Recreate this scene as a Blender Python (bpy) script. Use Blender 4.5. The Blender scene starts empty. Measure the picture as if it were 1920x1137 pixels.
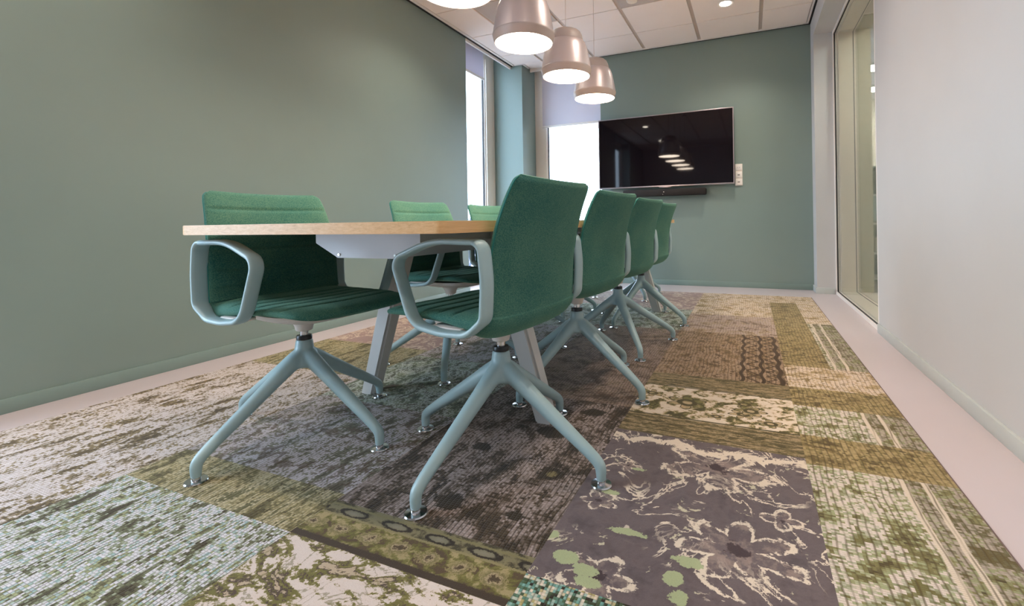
import bpy, bmesh, math, random
from mathutils import Matrix, Vector, noise as mnoise
S = bpy.context.scene
COL = S.collection
random.seed(3)
PI = math.pi

# ------------------------------------------------------------------ camera
F_PX, YAW, ROLL, CX, CY, CAM_H = 861.5, .3935, -.0154, 1049.4, 416.8, .72
cam = bpy.data.cameras.new('camera'); camo = bpy.data.objects.new('camera', cam); COL.objects.link(camo)
r0 = Vector((math.cos(YAW), math.sin(YAW), 0)); u0 = Vector((0, 0, 1)); f0 = Vector((-math.sin(YAW), math.cos(YAW), 0))
rr = r0 * math.cos(ROLL) + u0 * math.sin(ROLL); uu = u0 * math.cos(ROLL) - r0 * math.sin(ROLL)
camo.matrix_world = Matrix(((rr.x, uu.x, -f0.x, 0), (rr.y, uu.y, -f0.y, 0), (rr.z, uu.z, -f0.z, CAM_H), (0, 0, 0, 1)))
cam.sensor_width = 36; cam.lens = F_PX / 1920 * 36
cam.shift_x = -(CX - 960) / 1920; cam.shift_y = (CY - 568.5) / 1920
cam.clip_start = .02; cam.clip_end = 300
S.camera = camo

# ------------------------------------------------------------------ exposure, world, large lights
S.view_settings.view_transform = 'Standard'; S.view_settings.look = 'None'
S.view_settings.gamma = 1; S.view_settings.use_curve_mapping = False
S.view_settings.exposure = 0.85
SKY = 7.0
w = bpy.data.worlds.new('world'); S.world = w; w.use_nodes = True
bg = w.node_tree.nodes['Background']; bg.inputs[0].default_value = (.60, .79, 1, 1); bg.inputs[1].default_value = SKY
S.cycles.max_bounces = 10; S.cycles.diffuse_bounces = 6; S.cycles.transparent_max_bounces = 12
S.cycles.sample_clamp_indirect = 6

def area(name, loc, rot, sx, sy, power, col, portal=False, shape='RECTANGLE', spread=PI):
    l = bpy.data.lights.new(name, 'AREA'); l.shape = shape; l.size = sx; l.size_y = sy; l.energy = power; l.color = col
    l.spread = spread
    if portal: l.cycles.is_portal = True
    o = bpy.data.objects.new(name, l); o.location = loc; o.rotation_euler = rot; COL.objects.link(o); return o
area('window_portal_left', (-3.05, 4.57, 1.33), (0, -PI/2, 0), 2.6, .95, 1, (1, 1, 1), True)
area('window_portal_back', (-2.08, 5.50, 1.33), (-PI/2, 0, 0), .93, 2.6, 1, (1, 1, 1), True)
area('window_portal_left', (-3.05, -.2, 1.33), (0, -PI/2, 0), 2.6, 1.2, 1, (1, 1, 1), True)
LAMP_EMIT = 27.0
SPOT_POWER = 30.0

# ------------------------------------------------------------------ material helpers
def srgb(r, g, b):
    f = lambda c: (c/255/12.92 if c/255 <= .04045 else ((c/255+.055)/1.055)**2.4)
    return (f(r), f(g), f(b), 1)

class NB:
    """tiny node builder"""
    def __init__(s, name):
        s.mat = bpy.data.materials.new(name); s.mat.use_nodes = True; s.t = s.mat.node_tree
        s.b = s.t.nodes['Principled BSDF']
    def n(s, t): return s.t.nodes.new(t)
    def put(s, sock, v):
        if isinstance(v, bpy.types.NodeSocket): s.t.links.new(v, sock)
        elif v is not None: sock.default_value = v
    def m(s, op, a, b=None, c=None, clamp=False):
        n = s.n('ShaderNodeMath'); n.operation = op; n.use_clamp = clamp
        s.put(n.inputs[0], a); s.put(n.inputs[1], b); s.put(n.inputs[2], c); return n.outputs[0]
    def vec(s, x, y, z=0.):
        n = s.n('ShaderNodeCombineXYZ'); s.put(n.inputs[0], x); s.put(n.inputs[1], y); s.put(n.inputs[2], z); return n.outputs[0]
    def pos(s, obj=False):
        if obj: p = s.n('ShaderNodeTexCoord').outputs['Object']
        else: p = s.n('ShaderNodeNewGeometry').outputs['Position']
        q = s.n('ShaderNodeSeparateXYZ'); s.t.links.new(p, q.inputs[0]); return p, q.outputs[0], q.outputs[1], q.outputs[2]
    def noise(s, v, scale, detail=3, rough=.55, dist=0):
        n = s.n('ShaderNodeTexNoise'); s.put(n.inputs['Vector'], v); n.inputs['Scale'].default_value = scale
        n.inputs['Detail'].default_value = detail; n.inputs['Roughness'].default_value = rough
        n.inputs['Distortion'].default_value = dist; return n.outputs[0]
    def ramp(s, f, stops, interp='LINEAR'):
        n = s.n('ShaderNodeValToRGB'); s.put(n.inputs[0], f); e = n.color_ramp.elements; n.color_ramp.interpolation = interp
        while len(e) > 1: e.remove(e[0])
        e[0].position = stops[0][0]; e[0].color = stops[0][1]
        for p, c in stops[1:]:
            k = e.new(p); k.color = c
        return n.outputs[0]
    def mix(s, f, a, b, mode='MIX'):
        n = s.n('ShaderNodeMix'); n.data_type = 'RGBA'; n.blend_type = mode
        s.put(n.inputs[0], f); s.put(n.inputs[6], a); s.put(n.inputs[7], b); return n.outputs[2]
    def step(s, x, e0, e1):   # smooth 0..1 between e0 and e1
        n = s.n('ShaderNodeMapRange'); n.interpolation_type = 'SMOOTHSTEP'
        s.put(n.inputs[0], x); n.inputs[1].default_value = e0; n.inputs[2].default_value = e1; return n.outputs[0]
    def bump(s, h, strength=.3, dist=.002):
        n = s.n('ShaderNodeBump'); s.put(n.inputs['Height'], h); n.inputs['Strength'].default_value = strength
        n.inputs['Distance'].default_value = dist; s.t.links.new(n.outputs[0], s.b.inputs['Normal'])
    def set(s, col=None, rough=None, metal=None, **k):
        if col is not None: s.put(s.b.inputs['Base Color'], col)
        if rough is not None: s.put(s.b.inputs['Roughness'], rough)
        if metal is not None: s.put(s.b.inputs['Metallic'], metal)
        for a, v in k.items(): s.put(s.b.inputs[a.replace('_', ' ')], v)
        return s.mat

def plain(name, col, rough=.5, metal=0, var=.03, scale=60, **k):
    b = NB(name); p, x, y, z = b.pos(True)
    f = b.noise(p, scale, 3)
    c = b.mix(f, tuple(v*(1-var) for v in col[:3])+(1,), tuple(min(1, v*(1+var)) for v in col[:3])+(1,))
    return b.set(c, rough, metal, **k)

def paint(name, col, rough=.6, bump=.12):
    b = NB(name); p, x, y, z = b.pos()
    f = b.noise(p, 2.2, 4); c = b.mix(b.m('MULTIPLY', f, 1.), tuple(v*.95 for v in col[:3])+(1,), tuple(min(1, v*1.05) for v in col[:3])+(1,))
    b.bump(b.noise(p, 160, 3, .6), bump, .001)
    return b.set(c, rough, 0)

M = {}
M['teal_wall'] = paint('teal_wall_paint', srgb(122, 139, 134), .55)
M['teal_base'] = plain('teal_skirting_paint', srgb(122, 142, 137), .4)
M['grey_wall'] = paint('pale_grey_wall_paint', srgb(190, 190, 191), .6)
M['grey_base'] = plain('pale_grey_skirting_paint', srgb(182, 188, 186), .4)
M['floor'] = paint('lilac_cast_floor', srgb(190, 179, 182), .32, .03)
M['tile'] = paint('ceiling_tile_white', srgb(242, 232, 226), .9, .25)
M['tile_grey'] = paint('ceiling_tile_grey', srgb(190, 182, 178), .9, .25)
M['rail'] = plain('ceiling_rail_grey', srgb(196, 185, 178), .5)
M['black'] = plain('shadow_gap_black', srgb(24, 22, 22), .7)
M['white_frame'] = plain('window_frame_cream', srgb(226, 219, 208), .35)
M['white_trim'] = plain('white_trim', srgb(236, 230, 226), .35)
M['gasket'] = plain('black_rubber_gasket', srgb(30, 26, 28), .5)
M['cream'] = paint('corridor_cream', srgb(222, 208, 188), .6)
M['frame'] = plain('pale_teal_coated_aluminium', srgb(156, 180, 183), .34, 0, .02)
M['leggrey'] = plain('grey_coated_steel', srgb(200, 197, 193), .4, 0, .02)
M['tray'] = plain('light_grey_sheet_steel', srgb(196, 194, 196), .38, .1, .02)
M['shell'] = plain('off_white_plastic', srgb(214, 206, 200), .45)
M['chrome'] = plain('chrome', srgb(205, 205, 208), .16, 1, .01)
M['steel'] = plain('brushed_steel', srgb(200, 196, 190), .22, 1, .03)
M['blackpl'] = plain('black_plastic', srgb(16, 16, 18), .35)
M['lampmetal'] = plain('rose_taupe_satin_metal', srgb(194, 184, 186), .40, .55, .01)
M['lampband'] = plain('taupe_matt_band', srgb(170, 158, 154), .5, .1, .01)
M['cord'] = plain('pale_lamp_cord', srgb(222, 205, 195), .6)
M['tvsilver'] = plain('silver_bezel', srgb(176, 166, 172), .3, .8)
M['tvscreen'] = NB('glossy_black_screen').set(srgb(18, 12, 17), .04, 0)
M['tvscreen'].node_tree.nodes['Principled BSDF'].inputs['IOR'].default_value = 1.35
M['speaker'] = plain('dark_speaker_cloth', srgb(24, 16, 15), .7)
M['socket'] = plain('white_socket_plastic', srgb(232, 222, 214), .35)
M['slot'] = plain('dark_socket_slot', srgb(70, 62, 60), .5)
M['cabblue'] = plain('blue_grey_laminate', srgb(150, 170, 176), .4)
M['cabdark'] = plain('slate_grey_laminate', srgb(112, 124, 126), .5)
M['facade'] = paint('pale_rendered_facade', srgb(215, 208, 208), .8)
M['facframe'] = plain('brown_window_frame', srgb(120, 88, 80), .5)
M['facglass'] = NB('dark_far_window_glass').set(srgb(70, 84, 110), .1, 0)
M['bark'] = plain('bare_tree_bark', srgb(96, 100, 120), .8, 0, .2, 20)
M['pave'] = paint('grey_street', srgb(150, 150, 152), .9)

def emit(name, col, st):
    m = bpy.data.materials.new(name); m.use_nodes = True; nt = m.node_tree
    for n in list(nt.nodes):
        if n.type == 'BSDF_PRINCIPLED': nt.nodes.remove(n)
    e = nt.nodes.new('ShaderNodeEmission'); e.inputs[0].default_value = col+(1,); e.inputs[1].default_value = st
    nt.links.new(e.outputs[0], nt.nodes['Material Output'].inputs[0]); return m
M['glow'] = emit('lit_opal_diffuser', (1, .84, .68), LAMP_EMIT)
M['spotglow'] = emit('lit_downlight', (1, .88, .74), 40)
M['corlight'] = emit('lit_corridor_panel', (1, .93, .84), 60)

def glass(name, refl=.07, tint=(1, 1, 1), k=.35):
    m = bpy.data.materials.new(name); m.use_nodes = True; nt = m.node_tree
    for n in list(nt.nodes):
        if n.type == 'BSDF_PRINCIPLED': nt.nodes.remove(n)
    t = nt.nodes.new('ShaderNodeBsdfTransparent'); t.inputs[0].default_value = tint+(1,)
    g = nt.nodes.new('ShaderNodeBsdfGlossy'); g.inputs['Roughness'].default_value = .01
    f = nt.nodes.new('ShaderNodeLayerWeight'); f.inputs[0].default_value = .22
    mr = nt.nodes.new('ShaderNodeMath'); mr.operation = 'MULTIPLY_ADD'; mr.inputs[1].default_value = k; mr.inputs[2].default_value = refl
    mr.use_clamp = True
    x = nt.nodes.new('ShaderNodeMixShader'); nt.links.new(f.outputs['Fresnel'], mr.inputs[0]); nt.links.new(mr.outputs[0], x.inputs[0])
    nt.links.new(t.outputs[0], x.inputs[1]); nt.links.new(g.outputs[0], x.inputs[2])
    nt.links.new(x.outputs[0], nt.nodes['Material Output'].inputs[0]); return m
M['glass'] = glass('clear_glass', .02, k=.12)
M['glassr'] = glass('partition_glass', .06, (.93, .96, .95))

def blindmat():
    m = bpy.data.materials.new('roller_blind_cloth'); m.use_nodes = True; nt = m.node_tree
    b = nt.nodes['Principled BSDF']; b.inputs['Base Color'].default_value = srgb(222, 220, 228); b.inputs['Roughness'].default_value = .8
    t = nt.nodes.new('ShaderNodeBsdfTranslucent'); t.inputs[0].default_value = srgb(205, 205, 222)
    wv = nt.nodes.new('ShaderNodeTexNoise'); wv.inputs['Scale'].default_value = 180
    bp = nt.nodes.new('ShaderNodeBump'); bp.inputs['Strength'].default_value = .15; bp.inputs['Distance'].default_value = .001
    nt.links.new(wv.outputs[0], bp.inputs['Height']); nt.links.new(bp.outputs[0], b.inputs['Normal'])
    x = nt.nodes.new('ShaderNodeMixShader'); x.inputs[0].default_value = .2
    nt.links.new(b.outputs[0], x.inputs[1]); nt.links.new(t.outputs[0], x.inputs[2])
    nt.links.new(x.outputs[0], nt.nodes['Material Output'].inputs[0]); return m
M['blind'] = blindmat()

def fabric(name, dark, light):
    b = NB(name); p, x, y, z = b.pos(True)
    warp = b.noise(b.vec(b.m('MULTIPLY', x, 900), b.m('MULTIPLY', y, 260), b.m('MULTIPLY', z, 260)), 1, 2, .6)
    weft = b.noise(b.vec(b.m('MULTIPLY', x, 260), b.m('MULTIPLY', y, 260), b.m('MULTIPLY', z, 1100)), 1, 2, .6)
    mel = b.m('MULTIPLY_ADD', b.m('ADD', warp, weft), .5, 0.)
    big = b.noise(p, 5, 3)
    f = b.step(b.m('ADD', b.m('MULTIPLY', mel, .8), b.m('MULTIPLY', big, .2)), .38, .62)
    b.bump(mel, .35, .0008)
    b.set(b.mix(f, dark, light), .85, 0)
    b.b.inputs['Sheen Weight'].default_value = .35; b.b.inputs['Sheen Roughness'].default_value = .45
    b.b.inputs['Sheen Tint'].default_value = srgb(170, 210, 180)
    b.b.inputs['Specular IOR Level'].default_value = .15
    return b.mat
M['fabric'] = fabric('teal_green_melange_wool', srgb(30, 88, 84), srgb(86, 124, 106))
M['stitch'] = plain('teal_piping_thread', srgb(30, 112, 104), .8)

def wood():
    b = NB('pale_oak_veneer'); p, x, y, z = b.pos()
    g = b.noise(b.vec(b.m('MULTIPLY', x, 14), b.m('MULTIPLY', y, 1.6), b.m('MULTIPLY', z, 60)), 3, 5, .65, .6)
    f2 = b.noise(b.vec(b.m('MULTIPLY', x, 60), b.m('MULTIPLY', y, 8), b.m('MULTIPLY', z, 260)), 3, 3)
    c = b.ramp(b.m('ADD', b.m('MULTIPLY', g, .75), b.m('MULTIPLY', f2, .25)), [(.3, srgb(196, 146, 92)), (.5, srgb(218, 172, 118)), (.7, srgb(229, 188, 138))])
    return b.set(c, .42, 0)
M['wood'] = wood()

# ------------------------------------------------------------------ mesh helpers
def tag(o, label=None, cat=None, group=None, kind=None):
    for k, v in (('label', label), ('category', cat), ('group', group), ('kind', kind)):
        if v: o[k] = v
    return o
def link(name, me, parent=None, loc=None):
    o = bpy.data.objects.new(name, me); COL.objects.link(o)
    if parent: o.parent = parent
    if loc is not None: o.location = loc
    return o
def empty(name, loc=(0, 0, 0), rz=0):
    o = bpy.data.objects.new(name, None); COL.objects.link(o); o.location = loc; o.rotation_euler.z = rz
    o.empty_display_size = .1; return o
def obj(name, bm, mat, parent=None, smooth=False, kind=None, loc=None):
    me = bpy.data.meshes.new(name)
    bmesh.ops.recalc_face_normals(bm, faces=bm.faces)
    bm.to_mesh(me); bm.free()
    if smooth:
        for p in me.polygons: p.use_smooth = True
        if smooth != 'full':
            me.set_sharp_from_angle(angle=math.radians(38))
    me.materials.append(mat)
    o = link(name, me, parent, loc)
    if kind: o['kind'] = kind
    return o
def bx(bm, x0, x1, y0, y1, z0, z1, bev=0):
    r = bmesh.ops.create_cube(bm, size=1); vs = r['verts']
    for v in vs: v.co = Vector(((x0+x1)/2+v.co.x*(x1-x0), (y0+y1)/2+v.co.y*(y1-y0), (z0+z1)/2+v.co.z*(z1-z0)))
    if bev:
        es = list({e for v in vs for e in v.link_edges})
        bmesh.ops.bevel(bm, geom=es, offset=bev, segments=2, affect='EDGES', profile=.5)
    return bm
def box(name, mat, a, parent=None, bev=0, kind=None):
    return obj(name, bx(bmesh.new(), *a, bev=bev), mat, parent, bool(bev), kind)
def prism(bm, pts, axis, a, b):
    """extrude 2D polygon pts along axis from a to b"""
    def P(p, t):
        return {'x': (t, p[0], p[1]), 'y': (p[0], t, p[1]), 'z': (p[0], p[1], t)}[axis]
    A = [bm.verts.new(P(p, a)) for p in pts]; B = [bm.verts.new(P(p, b)) for p in pts]
    n = len(pts); bm.faces.new(A); bm.faces.new(B[::-1])
    for i in range(n): bm.faces.new((A[i], B[i], B[(i+1) % n], A[(i+1) % n]))
    return bm
def lathe(bm, prof, n=48, c=(0, 0, 0), cap=True):
    rings = []
    for r, z in prof:
        rings.append([bm.verts.new((c[0]+r*math.cos(2*PI*k/n), c[1]+r*math.sin(2*PI*k/n), c[2]+z)) for k in range(n)])
    for A, B in zip(rings, rings[1:]):
        for k in range(n): bm.faces.new((A[k], A[(k+1) % n], B[(k+1) % n], B[k]))
    if cap:
        bm.faces.new(rings[0]); bm.faces.new(rings[-1][::-1])
    return bm
def tube(bm, pts, rad, n=10, closed=False):
    pts = [Vector(p) for p in pts]; m = len(pts); rings = []
    rs = rad if isinstance(rad, (list, tuple)) else [rad]*m
    up = None
    for i, p in enumerate(pts):
        a = pts[(i-1) % m] if (i > 0 or closed) else p; c = pts[(i+1) % m] if (i < m-1 or closed) else p
        t = (c-a).normalized()
        if up is None: up = t.orthogonal().normalized()
        up = (up - t*up.dot(t)).normalized(); s = t.cross(up)
        rings.append([bm.verts.new(p+(up*math.cos(2*PI*k/n)+s*math.sin(2*PI*k/n))*rs[i]) for k in range(n)])
    R = rings+[rings[0]] if closed else rings
    for A, B in zip(R, R[1:]):
        for k in range(n): bm.faces.new((A[k], A[(k+1) % n], B[(k+1) % n], B[k]))
    if not closed: bm.faces.new(rings[0]); bm.faces.new(rings[-1][::-1])
    return bm
def fillet(P, R, seg=7, closed=True):
    """round the corners of a 2D polygon"""
    out = []; n = len(P)
    for i in range(n):
        if not closed and i in (0, n-1): out.append(tuple(P[i])); continue
        p = Vector(P[i]); a = Vector(P[(i-1) % n])-p; b = Vector(P[(i+1) % n])-p; la, lb = a.length, b.length
        a.normalize(); b.normalize(); ang = a.angle(b); r = R[i]
        d = min(r/math.tan(ang/2), la*.48, lb*.48); r = d*math.tan(ang/2)
        c = p+(a+b).normalized()*(r/math.sin(ang/2)); s = p+a*d-c; e = p+b*d-c
        t = s.angle(e)
        for k in range(seg+1):
            f = k/seg
            v = (s*math.sin((1-f)*t)+e*math.sin(f*t))/math.sin(t) if t > 1e-4 else s
            out.append(tuple(c+v))
    return out
def catmull(P, per=8):
    P = [Vector(p) for p in P]; Q = [P[0]*2-P[1]]+P+[P[-1]*2-P[-2]]; out = []
    for i in range(1, len(Q)-2):
        for k in range(per):
            t = k/per; a, b, c, d = Q[i-1:i+3]
            out.append(.5*((2*b)+(c-a)*t+(2*a-5*b+4*c-d)*t*t+(3*b-a-3*c+d)*t**3))
    out.append(P[-1]); return out

# ------------------------------------------------------------------ room shell
XL, XR, XP, YB, ZC = -2.725, .734, .58, 5.215, 2.665
WY0 = 4.07; YR = -2.4       # left wall ends at WY0; room's rear wall
def struct(name, mat, boxes, bev=0):
    bm = bmesh.new()
    for a in boxes: bx(bm, *a, bev=bev)
    return obj(name, bm, mat, None, False, 'structure')
HT = 3.0
struct('floor', M['floor'], [(-3.35, 4.5, YR-.2, 12.2, -.12, 0)])
struct('wall_left', M['teal_wall'], [(-3.0, XL, .45, WY0, 0, HT), (-3.0, XL, YR-.2, -.85, 0, HT), (-3.0, XL, -.85, .45, 2.62, HT)])
struct('wall_back', M['teal_wall'], [(-1.62, XP, YB, 5.47, 0, HT)])
struct('wall_rear', M['grey_wall'], [(-3.0, XR+.3, YR-.2, YR, 0, HT)])
struct('wall_right', M['grey_wall'], [(XR, XR+.30, YR-.2, 3.415, 0, HT), (XR-.154, XR+.30, YR-.2, 5.0, 2.475, HT)])
# pillar that stands between back wall and partition, one step proud of it
struct('wall_right_pillar', M['grey_wall'], [(XP, XR+.30, 4.995, 5.9, 0, 2.475)])
struct('wall_right_pillar_head', M['grey_wall'], [(XP, XR+.30, 5.0, 5.9, 2.475, HT)])
# corner column between the two windows
colm = struct('wall_corner_column', M['teal_wall'], [(-3.03, -2.575, 5.06, 5.50, 0, HT)])

def baseboard(name, mat, hl, pts, h=.057, t=.014):
    """skirting along a 2D polyline given with offsets baked in: list of (x0,x1,y0,y1)"""
    bm = bmesh.new()
    for a in pts: bx(bm, *a, 0, h, bev=.0012)
    o = obj(name, bm, mat, None, True, 'structure')
    return o
baseboard('baseboard_left', M['teal_base'], 0, [(XL, XL+.014, .45, WY0), (XL, XL+.014, YR, -.85)])
baseboard('baseboard_back', M['teal_base'], 0, [(-1.60, XP-.013, YB-.012, YB)])
baseboard('baseboard_right', M['grey_base'], 0, [(XR-.012, XR, YR, 3.405)])
baseboard('baseboard_right_pillar', M['grey_base'], 0, [(XP-.012, XP, 4.985, YB-.002), (XP-.012, XR-.008, 4.983, 4.995)])
baseboard('baseboard_column', M['teal_base'], 0, [(-3.0, -2.563, 5.048, 5.06), (-2.575, -2.563, 5.062, 5.40)])

# ceiling: soffit, tiles, rails, black shadow gap
ceil = struct('ceiling', M['rail'], [(-2.72, XP, YR, 5.055, ZC+.012, ZC+.05), (-2.58, XP, 5.055, 5.25, ZC+.012, ZC+.05)])
struct('ceiling_deck', M['grey_wall'], [(-3.4, 4.5, YR-.2, 12.2, HT, HT+.1)])
xs = [-2.665, -2.28, -1.68, -1.08, -.48, .12, .545]
ys = [5.165-.0]+[4.70-.6*k for k in range(12)]
tile_cache = {}
for i in range(6):
    for j in range(11):
        y1, y0 = ys[j], ys[j+1]
        gx = .017; gy = .005
        x0, x1 = xs[i]+(gx if i else .006), xs[i+1]-(gx if i < 5 else .006)
        ya, yb = y0+gy, y1-(gy if j else .0)
        mat = M['tile']; lab = None
        if (i, j) == (1, 2): mat = M['tile_grey']; lab = 'grey ceiling tile'
        if (i, j) == (3, 2): mat = M['tile_grey']; lab = 'grey ceiling tile'
        if i == 0 and j == 0: yb = 5.03
        key = (round(x1-x0, 3), round(yb-ya, 3), mat.name)
        if key not in tile_cache:
            bm = bx(bmesh.new(), 0, x1-x0, 0, yb-ya, 0, .014, bev=.0025)
            me = bpy.data.meshes.new('ceiling_tile'); bm.to_mesh(me); bm.free(); me.materials.append(mat); tile_cache[key] = me
        o = link('ceiling_tile', tile_cache[key], ceil, (x0, ya, ZC-.002))
        if lab: o['label'] = lab
box('ceiling_tile', M['tile'], (-2.53, -2.30, 5.036, 5.20, ZC-.002, ZC+.012), ceil, .002)
# perimeter angle (white) and black shadow gap
def strip(name, mat, boxes, parent=None):
    bm = bmesh.new()
    for a in boxes: bx(bm, *a)
    return obj(name, bm, mat, parent, False, 'structure' if not parent else None)
strip('edge_angle', M['white_trim'], [(-2.697, -2.668, YR, 5.045, ZC-.004, ZC+.01), (-2.697, -2.545, 5.033, 5.055, ZC-.004, ZC+.01),
      (-2.565, -2.535, 5.045, 5.22, ZC-.004, ZC+.01), (-2.565, -1.64, 5.20, 5.225, ZC-.004, ZC+.01),
      (-1.64, XP-.02, 5.168, 5.19, ZC-.004, ZC+.01), (XP-.035, XP-.018, YR, 5.19, ZC-.004, ZC+.01)], ceil)
strip('trim_1', M['black'], [(-2.72, -2.699, YR, 5.058, ZC-.006, ZC+.02), (-1.62, XP, 5.192, YB, ZC-.002, ZC+.02), (XP-.016, XP, YR, YB, ZC-.006, ZC+.02)])
# white curtain rails hanging outside the ceiling edge, by the windows
strip('trim_2', M['white_trim'], [(-2.742, -2.722, WY0, 5.052, ZC-.035, ZC+.02)])
strip('trim_3', M['white_trim'], [(-2.56, -1.625, 5.255, 5.275, ZC-.035, ZC+.02)])

# ------------------------------------------------------------------ windows
def window(name, axis, c, a0, a1, z0=0.0, z1=2.85, post=.13, inner=.09, flip=1, postb=None):
    """tall fixed light; axis 'x' = plane x=c spanning y a0..a1 ; 'y' = plane y=c spanning x a0..a1"""
    def B(u0, u1, d0, d1, za, zb):
        d0, d1 = sorted((c+flip*d0, c+flip*d1))
        return (d0, d1, u0, u1, za, zb) if axis == 'x' else (u0, u1, d0, d1, za, zb)
    postb = postb or post
    root = bmesh.new()
    bx(root, *B(a0, a0+post, -.03, .05, z0, z1), bev=.006); bx(root, *B(a1-postb, a1, -.03, .05, z0, z1), bev=.006)
    bx(root, *B(a0+post, a1-postb, -.03, .05, z0, z0+.09), bev=.006); bx(root, *B(a0+post, a1-postb, -.03, .05, z1-.12, z1), bev=.006)
    o = obj(name, root, M['white_frame'], None, True, 'structure')
    s = bmesh.new()
    for u in (a0+post, a1-postb-inner): bx(s, *B(u, u+inner, -.012, .03, z0+.09, z1-.12), bev=.004)
    for z in (z0+.09, z1-.12-.05): bx(s, *B(a0+post+inner, a1-postb-inner, -.012, .03, z, z+.05), bev=.004)
    obj('window_sash', s, M['white_trim'], o, True)
    g = bmesh.new(); gi = .012
    u0, u1, q0, q1 = a0+post+inner, a1-postb-inner, z0+.14, z1-.17
    bx(g, *B(u0, u0+gi, 0, .02, q0, q1)); bx(g, *B(u1-gi, u1, 0, .02, q0, q1))
    bx(g, *B(u0+gi, u1-gi, 0, .02, q0, q0+gi)); bx(g, *B(u0+gi, u1-gi, 0, .02, q1-gi, q1))
    obj('gasket', g, M['gasket'], o)
    p = bmesh.new(); bx(p, *B(u0+gi, u1-gi, .006, .012, q0+gi, q1-gi))
    obj('window_pane', p, M['glass'], o)
    return o
window('window_1', 'x', -3.0, WY0-.02, 5.06, post=.06, inner=.02, flip=-1, postb=.19)
window('window_2', 'y', 5.45, -2.575, -1.60, post=.155, inner=.012, flip=1, postb=.02)
window('window_3', 'x', -2.95, -.85, .45, z1=2.62, post=.05, inner=.05, flip=-1)
# roller blinds
def blind(axis, c, a0, a1, zb, label):
    def B(u0, u1, d0, d1, za, zb_): return (c+d0, c+d1, u0, u1, za, zb_) if axis == 'x' else (u0, u1, c+d0, c+d1, za, zb_)
    t = empty('roller_blind', (c if axis == 'x' else (a0+a1)/2, (a0+a1)/2 if axis == 'x' else c, zb))
    tag(t, label, 'blind')
    def put(o):
        o.parent = t; o.matrix_parent_inverse = Matrix.Translation(-Vector(t.location)); return o
    put(box('blind_cloth', M['blind'], B(a0, a1, -.0008, .0008, zb+.02, 2.9)))
    put(box('bottom_bar', M['white_trim'], B(a0, a1, -.007, .007, zb, zb+.028), bev=.004))
    bm = bmesh.new(); n = 16
    pts = [(B(a0, a1, 0, 0, 2.93, 2.93))]
    if axis == 'x': tube(bm, [(c, a0, 2.93), (c, a1, 2.93)], .03, 16)
    else: tube(bm, [(a0, c, 2.93), (a1, c, 2.93)], .03, 16)
    put(obj('blind_roller', bm, M['white_trim'], None, True))
blind('x', -2.88, WY0+.01, 4.665, 2.405, 'narrow grey roller blind in the left side window, half hidden by wall')
blind('y', 5.36, -2.44, -1.63, 1.925, 'wide grey roller blind in the back window beside the television')

# ------------------------------------------------------------------ glazed partition on the right
PY0, PY1, PZ = 3.415, 4.995, 2.475
def frame_ring(bm, x0, x1, y0, y1, z0, z1, t):
    bx(bm, x0, x1, y0, y0+t, z0, z1); bx(bm, x0, x1, y1-t, y1, z0, z1)
    bx(bm, x0, x1, y0+t, y1-t, z0, z0+t); bx(bm, x0, x1, y0+t, y1-t, z1-t, z1); return bm
bm = frame_ring(bmesh.new(), XR+.002, XR+.045, PY0, PY1, 0, PZ, .028)
part = obj('window_4', bm, M['white_trim'], None, False, 'structure')
obj('gasket', frame_ring(bmesh.new(), XR+.010, XR+.020, PY0+.028, PY1-.028, .028, PZ-.028, .006), M['gasket'], part)
box('window_pane', M['glassr'], (XR+.018, XR+.024, PY0+.04, PY1-.04, .04, PZ-.04), part)
obj('jamb_lining', frame_ring(bmesh.new(), XR+.045, XR+.16, PY0+.02, PY1-.02, .015, PZ-.02, .018), M['cream'], part)
obj('gasket', frame_ring(bmesh.new(), XR+.16, XR+.168, PY0+.03, PY1-.03, .03, PZ-.03, .006), M['gasket'], part)
box('window_pane', M['glassr'], (XR+.176, XR+.182, PY0+.04, PY1-.04, .04, PZ-.04), part)
obj('jamb_lining', frame_ring(bmesh.new(), XR+.168, XR+.30, PY0+.004, PY1-.004, .0, PZ-.002, .026), M['cream'], part)

# room beyond the partition
struct('wall_corridor_end', M['cream'], [(XR+.30, 4.5, 9.2, 9.4, 0, HT)])
struct('wall_corridor_side', M['cream'], [(4.3, 4.5, YR, 9.2, 0, HT), (XR+.30, 4.5, 1.2, 1.4, 0, HT)])
struct('wall_corridor_pier', M['cream'], [(XR+.30, 1.115, 5.35, 5.8, 0, HT)])
struct('ceiling_corridor', M['tile'], [(XR+.30, 4.3, 1.4, 9.2, 2.72, 2.76)])
t = empty('shelving_cabinet', (1.55, 6.0, 0)); tag(t, 'blue grey open cabinet seen through the glass partition', 'cabinet')
def putp(o, t):
    o.parent = t; o.matrix_parent_inverse = Matrix.Translation(-Vector(t.location)); return o
bm = bmesh.new()
bx(bm, 1.17, 1.19, 5.85, 6.25, 0, 1.25); bx(bm, 1.93, 1.95, 5.85, 6.25, 0, 1.25); bx(bm, 1.19, 1.93, 6.23, 6.25, 0, 1.25)
bx(bm, 1.17, 1.95, 5.85, 6.25, 1.25, 1.27)
putp(obj('cabinet_body', bm, M['cabdark']), t)
for z in (.05, .32, .64, .66+.29):
    putp(box('shelf', M['white_trim'], (1.19, 1.93, 5.86, 6.23, z, z+.018)), t)
putp(box('cabinet_panel', M['cabblue'], (1.19, 1.55, 5.84, 5.855, .68, .95)), t)
t = box('paper_box', M['white_frame'], (1.245, 1.50, 5.88, 6.15, .338, .50), None, .004)
tag(t, 'cream paper box on low shelf of cabinet behind the glass', 'box')
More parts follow.
